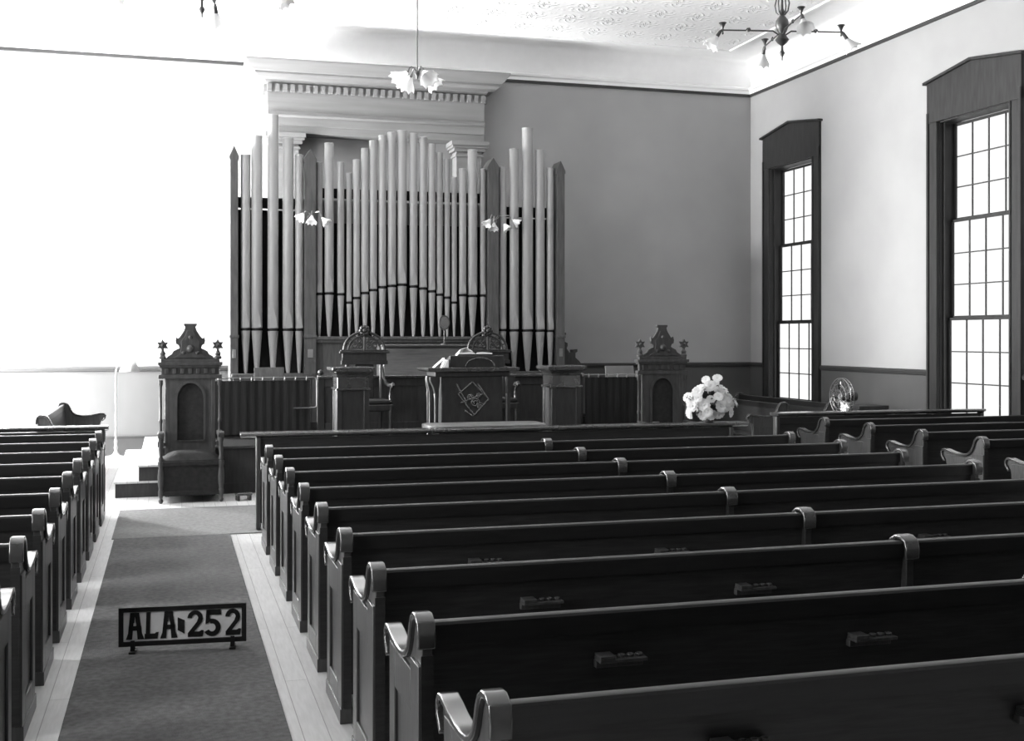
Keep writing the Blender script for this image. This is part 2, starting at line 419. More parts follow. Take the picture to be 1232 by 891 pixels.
def make_pew(name, L, ends, divider, racks, label, group):
    t = thing(name, (0,0,0), label, 'pew', group)
    x0, x1 = ends
    pew_end_parts(t, x0, 1); pew_end_parts(t, x1, -1)
    a, b = x0+.044, x1-.044
    s = MB(); s.prism([(.075,.405),(.47,.43),(.50,.44),(.505,.455),(.49,.465),(.46,.462),(.075,.432)], a, b, 'x')
    s.build('seat', PEW, t)
    k = MB(); k.prism([(.085,.10),(.11,.10),(.035,.84),(.008,.84)], a, b, 'x')
    for fx in (.25, .5, .75): k.prism([(.07,0),(.46,0),(.46,.41),(.07,.405)], a+(b-a)*fx-.015, a+(b-a)*fx+.015, 'x')
    k.box(x0+.008, a+.004, -.036, -.0305, .075, .775); k.box(b-.004, x1-.008, -.036, -.0305, .075, .775)  # thin dark strips over the end backs paint in their unlit shade
    k.build('backrest', PEW, t)
    r = MB(); r.prism([(-.006,.80),(-.008,.864),(-.003,.872),(.004,.875),(.030,.875),(.038,.868),(.040,.80)], a, b, 'x')
    r.build('top_rail', PEWTOP, t, angle=30)
    if divider is not None:
        d = MB(); prof = [p for p in end_profile()]
        d.prism([(.0,.0)]+[(y+.012, z-.004) for (y, z) in prof[1:-1]]+[(.485,0)], divider-.018, divider+.018, 'x')
        d = d.build('divider', PEW, t, bevel=.003)
        c = MB(); pp = [(y+.012, z-.004) for (y, z) in cap_path()]
        c.strip(pp, divider-.036, divider+.036, .02); c.build('arm_cap', CAPW, d, bevel=.007, seg=3, angle=50)
    for rx in racks:
        q = MB(); y = .018
        q.box(rx-.085, rx+.085, y-.062, y, .705, .717)
        q.box(rx-.085, rx+.085, y-.02, y+.006, .68, .705)
        q.box(rx-.085, rx-.03, y-.064, y-.004, .717, .73); 
        for cx in (.0, .032, .064): q.lathe([(.012,.717),(.0135,.727),(.008,.727),(.008,.718)], rx+cx, y-.034, 10)
        q.build('cup_rack', PEWEND, t, bevel=.002)  # lighter end wood over the whole rack stands in for its highlight
    return t
ORD = ['nearest', 'second', 'third', 'fourth', 'fifth', 'sixth', 'seventh', 'eighth', 'ninth', 'tenth']
PITCH = .8775
def olab(k): return 'nearest to the camera' if k == 0 else ORD[k]+' from the camera'
GC = 'pews in the wide centre block'; GL = 'short pews beside the bright wall'; GR = 'short pews under the tall windows'
pc = make_pew('church_pew', 4.86, (.76, 5.62), 3.2, (1.46, 2.43, 3.97, 4.94), 'long dark wooden pew with scrolled ends, nearest to the camera in the wide centre block', GC)
pc.location = (0, 2.83, 0)
for k in range(1, 9):
    dup(pc, (0, 2.83+PITCH*k, 0), label='long dark wooden pew with scrolled ends, %s in the wide centre block' % olab(k))
ps = make_pew('church_pew', 2.79, (0, 2.79), None, (), 'short dark pew beside the bright wall, %s in that row' % olab(0), GL)
ps.location = (-3.42, 4.74, 0)
for k in range(1, 9):
    dup(ps, (-3.42, 4.74+PITCH*k, 0), label='short dark pew left of the aisle, %s in that block' % olab(k))
ps['label'] = 'short dark pew left of the aisle, nearest to the camera and cut off'
for k in range(5):
    q = dup(ps, (6.95, 8.0+PITCH*k, 0), label='short dark pew under the tall windows, %s in that block' % olab(k)); q['group'] = GR
for (x, y, rz, lab) in ((8.05, 14.3, pi/2, 'dark pew turned side-on by the platform, seen end-on behind the white flowers'),
                        (8.80, 14.3, pi/2, 'dark pew turned side-on under the far window, seen end-on'),
                        (-1.42, 14.3+2.79, -pi/2, 'pew turned side-on before the bright wall, end-on between floor lamp and pews')):
    q = dup(ps, (x, y, 0), rz, lab); q['group'] = 'pews turned towards the platform'

# front screens
def screen(name, x0, x1, y, label, ov0, ov1):
    t = thing(name, ((x0+x1)/2, y, 0), label, 'screen', 'low screens in front of the pew blocks')
    h = (x1-x0)/2
    p = MB(); p.box(-h+.045, h-.045, -.012, .012, .06, .845)
    n = max(2, int(round((x1-x0)/1.2)))
    for k in range(1, n): p.box(-h+2*h*k/n-.04, -h+2*h*k/n+.04, -.015, .015, .07, .84)
    p.box(-h+.045, h-.045, -.018, .018, .06, .18); p.box(-h+.045, h-.045, -.018, .018, .76, .845)
    p.build('panel', PEW, t, bevel=.003)
    for s in (-1, 1):
        e = MB(); a, b = sorted((s*(h-.045), s*h)); e.box(a, b, -.045, .045, 0, .855); e.build('end_post', PEWEND, t, bevel=.012, seg=3)
    c = MB(); c.prism([(-.075,.872),(-.082,.886),(-.072,.90),(.11,.90),(.12,.886),(.112,.872),(.03,.855),(-.03,.855)], -h-ov0, h+ov1, 'x')
    c.build('cap_shelf', CAPW, t, bevel=.003)
    return t
screen('front_screen', .76, 5.62, 11.09, 'long low dark screen with a shelf cap in front of the centre pews', .14, .16).location.z = .0095
screen('front_screen', -3.40, -.63, 12.48, 'low dark screen in front of the pews left of the aisle', .0, .03)
screen('front_screen', 6.85, 9.74, 12.42, 'low dark screen in front of the pews under the windows', .0, .0)

# ------------------------------------------------------------------ platform and stairs
PZ = .54
t = thing('platform', (0, 0, 0), 'dark wooden platform carrying the choir rail, pulpit and organ', 'platform')
PB = 18.64
m = MB(); m.box(-.09, 6.49, 13.80, PB, 0, PZ-.03); m.box(1.7, 4.9, 12.78, 13.80, 0, PZ-.03)
m.box(-.10, 1.7, 13.785, 13.80, 0, .12); m.box(4.9, 6.50, 13.785, 13.80, 0, .12)
m.box(-.12, 6.52, 13.77, PB, PZ-.03, PZ-.008); m.box(1.67, 4.93, 12.75, 13.77, PZ-.03, PZ-.008); m.build('base', PLATF, t, bevel=.004)
m = MB(); m.box(-.10, 6.50, 13.78, PB, PZ-.008, PZ); m.box(1.69, 4.91, 12.77, 13.78, PZ-.008, PZ); m.build('top_carpet', TOPC, t)
t = thing('platform_steps', (-.35, 13.76, 0), 'pale-treaded side steps with dark stringer beside the tall carved chair', 'steps')
m = MB(); m.box(-.24, .22, .0, 3.85, 0, .155); m.box(.01, .22, 0, 3.85, .155, .335); m.build('stringer', PLATF, t, bevel=.002)
for (x0, z) in ((-.255, .155), (0.0, .335)):
    m = MB(); m.box(x0, .225, -.012, 3.86, z, z+.025); m.build('tread', FLOOR, t, bevel=.004)

# ------------------------------------------------------------------ entablature on the back wall
EY = 18.30
t = thing('classical_cornice', (3.15, 18.5, 4.9), 'grey classical cornice with dentils on the wall above the organ', 'cornice')
t.location = (0, 0, 0)
ex0, ex1 = 1.43, 4.87
m = MB(); m.prism([(YB-.01,5.55),(EY,5.55),(EY,5.26),(EY-.03,5.245),(EY-.055,5.20),(EY-.02,5.185),(EY,5.18),(EY,5.05),(EY+.015,5.05),(EY+.015,4.94),(YB-.01,4.94)], ex0, ex1, 'x')
for s in (0, 1):
    xa = ex0 if s == 0 else ex1
m.build('frieze', ENTAB, t, bevel=.003)
prof = [(0,5.68),(.03,5.70),(.05,5.74),(.16,5.76),(.20,5.80),(.20,5.83),(.235,5.84),(.27,5.88),(.32,5.94),(.345,5.97),(.345,6.0)]
m = MB()   # crown swept around three sides with mitres
loops = []
for (o, z) in prof:
    loops.append([m.v((ex0-o, YB-.01, z)), m.v((ex0-o, EY-o, z)), m.v((ex1+o, EY-o, z)), m.v((ex1+o, YB-.01, z))])
for A, B in zip(loops, loops[1:]):
    for i in range(3): m.f([A[i], A[i+1], B[i+1], B[i]])
m.f(loops[-1]); m.f(loops[0][::-1])
for A, B in zip(loops, loops[1:]): m.f([A[3], A[0], B[0], B[3]])
m.build('crown', ENTAB, t, angle=25)
m = MB(); m.box(ex0-.005, ex1+.005, EY-.005, YB-.02, 5.55, 5.68); m.build('dentil_band', ENTAB, t)
m = MB(); nd = 30
for k in range(nd):
    x = ex0-.03+(ex1-ex0+.06)*(k+.5)/nd; m.box(x-.032, x+.032, EY-.055, EY-.005, 5.565, 5.675)
for k in range(3):
    y = EY+.03+.12*k; m.box(ex0-.055, ex0-.005, y, y+.064, 5.565, 5.675); m.box(ex1+.005, ex1+.055, y, y+.064, 5.565, 5.675)
tag(m.build('dentils', ENTAB, t), kind='stuff')
for a, b in ((1.47, 1.95), (4.40, 4.88)):
    m = MB(); m.box(a+.02, b-.04, EY+.06, YB-.05, PZ+.012, 4.78); p = m.build('pilaster', ENTAB, t, bevel=.003)
    m = MB(); m.box(a, b-.02, EY+.03, YB-.012, 4.70, 4.74)
    m.box(a-.03, b+.01, EY, YB-.012, 4.78, 4.83); m.box(a-.06, b+.04, EY-.03, YB-.012, 4.83, 4.87); m.box(a-.08, b+.06, EY-.05, YB-.012, 4.87, 4.94)
    m.build('capital', ENTAB, p, bevel=.004)

# ------------------------------------------------------------------ organ
OY = 16.8
t = thing('pipe_organ', (3.25, OY, PZ), 'large pipe organ with pale pipes rising in arched groups between dark posts', 'organ')
t.location = (0, 0, 0)
ox = lambda u: wx(u, OY)
oz = lambda u, v: wz(u, v, OY)
LEDGE = 1.80
# case: lower panel, backing, support bars
cx0, cx1 = ox(378), ox(586)
m = MB(); m.box(cx0, cx1, OY-.02, OY+.75, PZ, LEDGE-.03); m.build('lower_case', OCASE, t, bevel=.004)
m = MB(); m.box(cx0, cx1, OY-.10, OY+.75, LEDGE-.045, LEDGE); m.box(cx0, cx1, OY-.07, OY-.02, LEDGE-.09, LEDGE-.045); m.build('pipe_ledge', OCASE, t, bevel=.006)
bz = oz(480, 236)
m = MB(); m.box(ox(376), ox(588), OY+.16, OY+.20, LEDGE, bz-.2); m.build('backing', ODARK, t)
m = MB(); m.box(ox(376), ox(588), OY+.12, OY+.16, bz-.40, bz-.08); m.build('cloth_strip', ENTAB, t)
m = MB(); m.box(ox(372), ox(592), OY+.09, OY+.12, bz-.05, bz+.09); m.build('support_bar', ODARK, t)
for (ua, ub, vb) in ((285, 368, 243), (600, 668, 254)):
    zb = oz((ua+ub)/2, vb)
    m = MB(); m.box(ox(ua), ox(ub), OY+.16, OY+.20, 1.28, zb-.1); m.build('backing', ODARK, t)
    m = MB(); m.box(ox(ua-3), ox(ub+3), OY+.11, OY+.15, zb-.08, zb+.07); m.build('support_bar', ODARK, t)
    m = MB(); m.box(ox(ua-5), ox(ub+5), OY-.12, OY+.7, PZ, 1.22); m.box(ox(ua-7), ox(ub+7), OY-.15, OY+.7, 1.22, 1.28); m.build('tower_base', OCASE, t, bevel=.005)
for (u, w, vt) in ((281.3, 9.5, 176), (372.5, 14, 180), (591.6, 13.5, 190.5), (672.3, 10, 194.5)):
    x = ox(u); h = w*zc_(u, OY)/FPX/2*.98; zt = oz(u, vt)
    m = MB(); m.prism([(x-h, PZ), (x+h, PZ), (x+h, zt-.20), (x+h+.012, zt-.19), (x+h+.012, zt-.15), (x+h*.8, zt-.10), (x, zt), (x-h*.8, zt-.10), (x-h-.012, zt-.15), (x-h-.012, zt-.19), (x-h, zt-.20)], OY-.10, OY+.25, 'y')
    m.box(x-h-.012, x+h+.012, OY-.115, OY+.26, 1.78, 1.82)
    p = m.build('case_post', OCASE, t, bevel=.004)
    m = MB(); m.box(x-h*.45, x+h*.45, OY-.108, OY-.10, 1.50, 1.62); m.build('panel_ornament', ENTAB, p, bevel=.002)
for xx in (ox(283.5), ox(670)):
    m = MB(); m.box(xx-.02, xx+.02, OY+.26, YB-.06, PZ, 3.55); m.build('light_block_panel', OCASE, t, bevel=.004)  # added panels block window light, shading the wall past the organ
# carved side bracket sloping down beside the far post
xs = ox(677)
m = MB(); m.prism([(xs,PZ),(xs,1.86),(xs+.05,1.86),(xs+.05,1.82),(xs+.025,1.80),(xs+.03,1.72),(xs+.075,1.70),(xs+.075,1.66),(xs+.06,1.62),(xs+.10,1.56),(xs+.15,1.545),(xs+.15,1.60),(xs+.23,1.61),(xs+.23,1.57),(xs+.20,1.55),(xs+.20,1.48),(xs+.26,1.43),(xs+.31,1.36),(xs+.31,PZ)], OY-.02, OY+.1, 'y')
m.build('side_bracket', DARKW, t, bevel=.004)
PIPES = [ # u, width px, top v, mouth v, foot v, tower?
 (295.5,11.5,186,396,444),(309,13,163,396,444),(328.5,13,138,396.5,445),(346.5,13,166,396.5,446),(360,10,186,396.5,446),
 (384,8,195,353.5,405),(396,11,172,353,405),(410,8.5,195,354,405),(420,6.5,208,364,405),(429,8.5,192,358.5,405),(439,9.5,178.6,352.5,405),
 (449,9.5,169,349,405),(460,9.5,163,345.5,405),(471.5,10.5,159,344,405),(483.7,11.5,157,342.6,405),(497.5,9.8,160.6,344.7,405),(509,9.5,165,347,405),
 (519.5,9,173,350.5,405),(529,8,183.5,354.5,405),(538,7,191,358,405),(546.4,6.5,213,364,405),(556.6,9,202.5,355,405),(568.5,11.5,180,356,405),(581,7.5,203,355.5,405),
 (604.5,9.5,200,397,447),(618.5,11.3,179,397.3,447),(634.6,13.3,154,397.5,448),(649.7,11.3,180.5,397.7,448),(662,9,202,398,448)]
for (u, w, vt, vm, vf) in PIPES:
    x = ox(u); r = w*zc_(u, OY)/FPX/2; zt = oz(u, vt); zm = oz(u, vm)
    zf = LEDGE if vf == 405 else 1.28
    m = MB(); n = 20
    prof = [(r*.97, zm+.018), (r, zm+.022)]
    m.lathe(prof+[(r, zt-.03), (r*1.04, zt-.028), (r*1.04, zt-.004), (r*.9, zt)], x, OY, n)
    # flattened mouth: raised pointed upper lip on the viewer's side
    lip = [(x-r*.72, zm+.03), (x+r*.72, zm+.03), (x+r*.5, zm+.03+r*1.9), (x, zm+.03+r*3.6), (x-r*.5, zm+.03+r*1.9)]
    m.prism(lip, OY-r*1.05, OY-r*.55, 'y')
    p = m.build('organ_pipe', PIPE, t, angle=45)
    m = MB(); m.lathe([(r*.80, zm-.022), (r*.80, zm+.018)], x, OY, 16); m.build('mouth_slot', PIPED, p)
    m = MB(); m.lathe([(r*.30, zf), (r*.42, zf+.04), (r*.95, zm-.03), (r*1.0, zm-.022), (r*.8, zm-.018)], x, OY, n); m.build('pipe_foot', PIPE, p, angle=45)

# organ console in front of the case
t = thing('organ_console', (0,0,0), 'plain wooden organ console standing between the two crested chairs', 'console')
yk = 16.0; a, b = wx(462, yk), wx(582, yk)
m = MB(); m.prism([(yk+.62,PZ),(yk,PZ),(yk,1.30),(yk+.03,1.34),(yk+.05,1.62),(yk+.09,1.66),(yk+.62,1.66)], a, b, 'x'); m.build('cabinet', CONS, t, bevel=.01)
m = MB(); m.box(a-.03, b+.03, yk+.03, yk+.64, 1.66, 1.69); m.build('lid', CONS, t, bevel=.006)
m = MB(); m.box(a+.12, b-.12, yk-.012, yk, .75, 1.22); m.build('front_panel', CONS, t, bevel=.006)
ym = 16.15; xm = wx(534.5, ym)
t = thing('organist_mirror', (xm, ym, 1.69), 'small oval mirror on a thin stand on top of the organ console', 'mirror')
m = MB(); m.lathe([(.055,0),(.055,.008),(.012,.018),(.007,.03),(.007,.21),(0,.215)], 0, 0, 16); m.build('stand', DBRASS, t)
zc = wz(534.5, 388, ym)-1.69
m = MB(); m.ring([(.082*cos(q*pi/14), zc+.105*sin(q*pi/14)) for q in range(28)], [(.066*cos(q*pi/14), zc+.088*sin(q*pi/14)) for q in range(28)], -.012, .012, 'y'); m.build('mirror_frame', DBRASS, t, bevel=.003)
m = MB(); m.prism([(.067*cos(q*pi/14), zc+.089*sin(q*pi/14)) for q in range(28)], -.003, .003, 'y'); m.build('mirror_glass', CHROME, t)

# ------------------------------------------------------------------ choir rail, curtain rods, books
RY = 15.2
t = thing('choir_rail', (0,0,0), 'dark panelled choir rail with wooden cap across the platform', 'rail')
xa, xb = .05, 6.45
cA, cB = wx(386, RY), wx(697, RY)
m = MB(); m.box(cA, cB, RY, RY+.06, PZ, 1.255)
for k in range(9):
    x = cA+(cB-cA)*k/8; m.box(x-.05, x+.05, RY-.010, RY, PZ, 1.25)
m.box(cA, cB, RY-.014, RY, PZ, .68); m.box(cA, cB, RY-.014, RY, 1.15, 1.255); m.build('panel', PLATF, t, bevel=.003)
m = MB(); m.box(cA-.04, cB+.04, RY-.05, RY+.12, 1.255, 1.29); m.build('cap', CAPW, t, bevel=.006)
for x in (xa, cA, cB, xb):
    m = MB(); m.box(x-.045, x+.045, RY-.02, RY+.07, PZ, 1.30); m.lathe([(.02,1.30),(.04,1.33),(.03,1.36),(0,1.375)], x, RY+.025, 12); m.build('post', DARKW, t, bevel=.004)
for (x0, x1) in ((xa+.045, cA-.045), (cB+.045, xb-.045)):
    m = MB(); m.box(x0, x1, RY+.01, RY+.05, PZ, .70); m.box(x0, x1, RY+.01, RY+.05, 1.30, 1.33) if False else None; m.build('bottom_rail', DARKW, t)
def curtain(x0, x1, zt, label):
    t = thing('curtain', (0,0,0), label, 'curtain', 'dark curtains hung along the choir rail')
    n = int((x1-x0)/.018); y = RY-.05
    front = [(x0+(x1-x0)*k/n, y+.006*sin(k*1.1)+.004*sin(k*.37+1)) for k in range(n+1)]
    m = MB(); m.prism([p for p in front]+[(p[0], p[1]+.006) for p in reversed(front)], PZ+.02, zt-.035, 'z')
    m.build('cloth', CURT, t, angle=70)
    k = int((x1-x0)/.13)
    for i in range(k):
        x = x0+.05+(x1-x0-.1)*i/(k-1)
        m = MB(); m.tube([(x, y+.022*cos(a*pi/6), zt-.015+.022*sin(a*pi/6)) for a in range(12)], .007, 6, True); m.build('curtain_ring', BRASS, t)
    return t
zr = 1.275
t = thing('curtain_rod', (0,0,0), 'bent brass curtain rod on the choir rail behind the floor-standing tall chair', 'rod')
xr = wx(381, RY-.05)
m = MB(); m.tube([(xa+.03, RY-.05, zr), (xr-.03, RY-.05, zr), (xr-.008, RY-.05, zr-.012), (xr, RY-.05, zr-.04), (xr, RY-.075, .93), (xr-.01, RY-.09, .90), (xr-.04, RY-.095, .89), (xr-.3, RY-.095, .885)], .009, 8); m.build('tube', BRASS, t)
m = MB(); m.box(xa+.01, xa+.04, RY-.06, RY-.02, zr-.02, zr+.02); m.build('bracket', BRASS, t)
t = thing('curtain_rod', (0,0,0), 'straight brass curtain rod on the choir rail between pedestal and far chair', 'rod')
m = MB(); m.tube([(cB+.045, RY-.05, zr), (xb-.04, RY-.05, zr)], .009, 8); m.build('tube', BRASS, t)
for xx in (cB+.02, xb-.07):
    m = MB(); m.box(xx, xx+.03, RY-.06, RY-.02, zr-.02, zr+.02); m.build('bracket', BRASS, t)
curtain(xa+.06, xr-.08, zr, 'dark curtain on brass rings behind the throne-like chair by the steps')
curtain(cB+.07, xb-.05, zr, 'dark curtain on brass rings between the square pedestal and the far carved chair')
def rest(name, u0, u1, v0, m_, label, cat, y=RY+.3):
    x0, x1 = wx(u0, y), wx(u1, y); zt = wz(u0, v0, y)
    t = thing(name, ((x0+x1)/2, y, PZ), label, cat)
    h = (x1-x0)/2
    q = MB(); q.prism([(-.02, zt-PZ-.20), (.0, zt-PZ-.20), (.05, zt-PZ), (.03, zt-PZ)], -h, h, 'x'); q.build('desk', m_, t, bevel=.003)
    q = MB(); q.box(-h, h, -.06, .0, zt-PZ-.215, zt-PZ-.20); q.build('lip', m_, t)
    q = MB(); q.tube([(0,.03,.02),(0,.03,zt-PZ-.15)], .012, 8); q.lathe([(.15,0),(.15,.01),(.03,.025),(.012,.05)], 0, .03, 16); q.build('stand', DBRASS, t)
    return t
rest('music_stand', 729, 763, 440, GREYB, 'pale music stand showing above the rail between pedestal and far carved chair', 'music stand')
rest('music_stand', 306, 342, 442, OCASE, 'dark wide music stand showing above the rail below the organ pipes', 'music stand')

# ------------------------------------------------------------------ throne chairs
def star(cx, cz, ro, ri, n=6):
    return [(cx+(ro if k%2==0 else ri)*sin(pi*k/n), cz+(ro if k%2==0 else ri)*cos(pi*k/n)) for k in range(2*n)]
def make_throne(label):
    t = thing('throne_chair', (0,0,0), label, 'chair', 'tall carved throne chairs')
    yb = .0   # back plane; seat comes forward to -y
    m = MB()
    for s in (-1, 1): m.box(s*.252-.021, s*.252+.021, yb-.03, yb+.03, 0, 1.34)
    m.build('rear_post', THRONE, t, bevel=.004)
    for s in (-1, 1):
        m = MB(); m.lathe([(.026,.62),(.026,.66),(.017,.68),(.015,.82),(.022,.84),(.022,.86),(.015,.88),(.014,1.24),(.024,1.26),(.026,1.31)], s*.32, yb-.02, 12)
        m.box(s*.32-.035, s*.32+.035, yb-.06, yb+.025, .56, .62); m.box(min(s*.265,s*.32), max(s*.265,s*.32), yb-.03, yb+.02, .57, .61)
        m.build('colonnette', THRONE, t)
    # back board with a pointed-arch opening framed in, plus the dark arched panel
    def arch(w, z0, z1, zt):
        pts = [(-w, z0), (w, z0), (w, z1)]
        for k in range(1, 9): a = pi/2*k/9; pts.append((w*cos(a), z1+(zt-z1)*sin(a)))
        pts.append((0, zt))
        for k in range(8, 0, -1): a = pi/2*k/9; pts.append((-w*cos(a), z1+(zt-z1)*sin(a)))
        pts.append((-w, z1)); return pts
    inner = arch(.15, .62, 1.10, 1.285); 
    outer = []
    for (x, z) in inner:
        if z <= .621: outer.append((math.copysign(.245, x), .44))
        elif z <= 1.101: outer.append((math.copysign(.245, x), 1.10))
        else: outer.append((max(-.245, min(.245, x*1.9)), 1.34 if abs(x) < .145 else 1.25))
    m = MB(); m.ring(outer, inner, yb-.028, yb+.028, 'y'); b = m.build('backrest', THRONE, t)
    m = MB(); m.prism(inner, yb-.006, yb+.02, 'y'); m.build('arched_panel', VELVET, b)
    m = MB(); ins = [(x*.95, .62+(z-.62)*.985) for x, z in inner]; m.ring([(x*1.12, z+.012) for x, z in inner], ins, yb-.042, yb-.026, 'y'); m.build('arch_moulding', THRONE, b)
    # entablature of the chair
    m = MB(); m.box(-.345, .345, yb-.05, yb+.04, 1.325, 1.37); m.box(-.315, .315, yb-.03, yb+.03, 1.37, 1.45); m.box(-.335, .335, yb-.055, yb+.045, 1.45, 1.475); m.box(-.35, .35, yb-.07, yb+.05, 1.475, 1.51); m.box(-.32, .32, yb-.05, yb+.04, 1.51, 1.545)
    for k in range(-3, 4): m.box(k*.085-.02, k*.085+.02, yb-.045, yb-.03, 1.38, 1.44)
    m.build('cornice', THRONE, t, bevel=.003)
    half = [(.265,1.545),(.245,1.575),(.205,1.60),(.185,1.635),(.150,1.652),(.120,1.668),(.128,1.70),(.155,1.715),(.162,1.755),(.150,1.80),(.138,1.775),(.118,1.79),(.092,1.83),(.070,1.865),(.058,1.90),(.060,1.915),(.072,1.92),(.072,1.945)]
    m = MB(); m.prism([(x, z) for x, z in half]+[(-x, z) for x, z in reversed(half)], yb-.025, yb+.025, 'y'); p = m.build('pediment', THRONE, t, bevel=.004)
    m = MB(); hh = [(.18,1.56),(.11,1.61),(.095,1.70),(.105,1.74),(.06,1.80),(.035,1.87)]
    m.prism([(x, z) for x, z in hh]+[(-x, z) for x, z in reversed(hh)], yb-.04, yb-.02, 'y')
    for (x, z, r) in ((0,1.66,.045),(-.075,1.615,.022),(.075,1.615,.022),(0,1.79,.025)): m.ball((x, yb-.042, z), r, 10)
    m.build('carving', THRONE, p, bevel=.003)
    for s in (-1, 1):
        m = MB(); cx = s*.300
        m.lathe([(.04,1.545),(.042,1.565),(.028,1.585),(.034,1.61),(.016,1.64),(.014,1.665)], cx, yb-.01, 12)
        m.prism(star(cx, 1.70, .072, .040), yb-.03, yb+.01, 'y'); m.ball((cx, yb-.03, 1.70), .02, 8)
        m.build('star_finial', THRONE, t, bevel=.003)
    # seat
    m = MB(); m.box(-.31, .31, -.56, .0, .10, .44); m.box(-.325, .325, -.575, -.0, .40, .45); m.box(-.325, .325, -.575, 0, .08, .13); m.build('seat_box', VELVET, t, bevel=.006)
    m = MB(); N = 10
    g = [[m.v((-.30+.60*i/N, -.565+.53*j/N, .45+.085*(1-(2*i/N-1)**4)*(1-(2*j/N-1)**4)+.01)) for i in range(N+1)] for j in range(N+1)]
    for j in range(N):
        for i in range(N): m.f([g[j][i], g[j][i+1], g[j+1][i+1], g[j+1][i]])
    b = [g[0][i] for i in range(N+1)]+[g[j][N] for j in range(1, N+1)]+[g[N][i] for i in range(N-1, -1, -1)]+[g[j][0] for j in range(N-1, 0, -1)]
    lo = [m.v((p.co.x, p.co.y, .445)) for p in b]
    for i in range(len(b)): m.f([b[i], b[(i+1)%len(b)], lo[(i+1)%len(b)], lo[i]])
    m.f(lo); m.build('seat_cushion', VELVET, t)
    for s in (-1, 1):
        m = MB(); x = s*.315
        m.lathe([(.012,0),(.022,.012),(.026,.03),(.016,.05),(.022,.075),(.030,.10),(.030,.13),(.022,.15),(.03,.20),(.034,.28),(.028,.36),(.022,.385),(.032,.41),(.032,.45)], x, -.555, 12)
        m.build('front_leg', THRONE, t)
        m = MB(); m.prism([(-.575,.70),(-.60,.725),(-.60,.755),(-.575,.77),(-.53,.765),(-.45,.735),(-.2,.73),(-.02,.74),(-.02,.695),(-.2,.69),(-.45,.69),(-.53,.70)], x-.032, x+.032, 'x')
        a = m.build('arm', THRONE, t, bevel=.008)
        m = MB(); m.lathe([(.024,.45),(.028,.48),(.018,.50),(.026,.58),(.020,.64),(.028,.67),(.028,.70)], x, -.54, 12); m.build('arm_support', THRONE, a)
    return t
th = make_throne('tall carved chair with star finials on the floor by the pale steps')
th.location = (wx(229, 13.72), 13.72, 0)
TX2 = wx(796, 13.72)
dup(th, (TX2, 13.72, 0), label='tall carved chair with star finials behind the white flowers')

# ------------------------------------------------------------------ crested pulpit chairs
def make_crest_chair(label):
    t = thing('crested_armchair', (0,0,0), label, 'chair', 'crested armchairs behind the pulpit')
    for s in (-1, 1):
        m = MB(); m.tube([(s*.21,.06,.004),(s*.215,.02,.42),(s*.215,.02,.6),(s*.22,.035,.90)], [.022,.026,.024,.024], 8); m.build('rear_leg', DARKW, t)
        m = MB(); m.lathe([(.016,0),(.028,.02),(.02,.05),(.03,.12),(.024,.22),(.034,.32),(.034,.40)], s*.255, -.47, 12); m.build('front_leg', DARKW, t)
        m = MB(); m.tube([(s*.235,.02,.88),(s*.245,.0,.74),(s*.262,-.06,.66),(s*.275,-.2,.64),(s*.28,-.34,.645),(s*.285,-.43,.66),(s*.285,-.455,.64),(s*.28,-.44,.615)], [.014,.018,.02,.022,.024,.026,.024,.016], 8)
        a = m.build('arm', DARKW, t)
        m = MB(); m.tube([(s*.275,-.40,.63),(s*.27,-.36,.56),(s*.262,-.38,.48),(s*.258,-.42,.40)], .017, 8); m.build('arm_support', DARKW, a)
    m = MB(); m.box(-.285, .285, -.50, .04, .33, .41); m.build('seat_frame', DARKW, t, bevel=.01)
    m = MB(); m.box(-.27, .27, -.49, .0, .41, .465); m.build('seat_cushion', VELVET, t, bevel=.025, seg=3)
    m = MB(); m.box(-.12, .12, .012, .04, .46, .90); m.build('back_panel', VELVET, t, bevel=.01)
    m = MB(); m.box(-.30, .30, -.005, .06, .90, .95); m.box(-.285, .285, .005, .05, .95, 1.045); m.box(-.32, .32, -.02, .065, 1.045, 1.07); m.box(-.305, .305, -.01, .06, 1.07, 1.09); m.build('back_rail', DARKW, t, bevel=.004)
    # carved crest: two concentric arches, scrollwork, rosette
    m = MB()
    for (r, th_) in ((.262, .017), (.205, .013)):
        m.tube([(r*cos(a*pi/18), .025, 1.09+r*.86*sin(a*pi/18)) for a in range(19)], th_, 8)
    for k in range(1, 9):
        a = pi*k/9; m.tube([(.205*cos(a), .025, 1.09+.176*sin(a)), (.262*cos(a), .025, 1.09+.225*sin(a))], .009, 6)
    c = m.build('crest_arch', DARKW, t)
    m = MB()
    for s in (-1, 1):
        for (cx, cz, r0) in ((.135,1.145,.05),(.06,1.135,.04),(.075,1.21,.042)):
            m.tube([(s*(cx+r0*(1-k/20)*cos(k*.62)), .025, cz+r0*(1-k/20)*sin(k*.62)) for k in range(16)], .011, 6)
    m.tube([(0,.025,1.09),(0,.025,1.27)], .014, 6); m.build('scrollwork', DARKW, c)
    m = MB()
    for k in range(8):
        a = 2*pi*k/8; m.ball((.045*cos(a), .015, 1.335+.045*sin(a)), .03, 8)
    m.ball((0,.0,1.335), .032, 10); m.build('rosette', DARKW, c)
    return t
ch = make_crest_chair('armchair with arched carved crest behind the pedestal near the tall organ post')
ch.location = (wx(438, 15.0), 14.95, PZ)
dup(ch, (wx(586, 15.0), 14.95, PZ), label='armchair with arched carved crest partly hidden behind the pulpit')

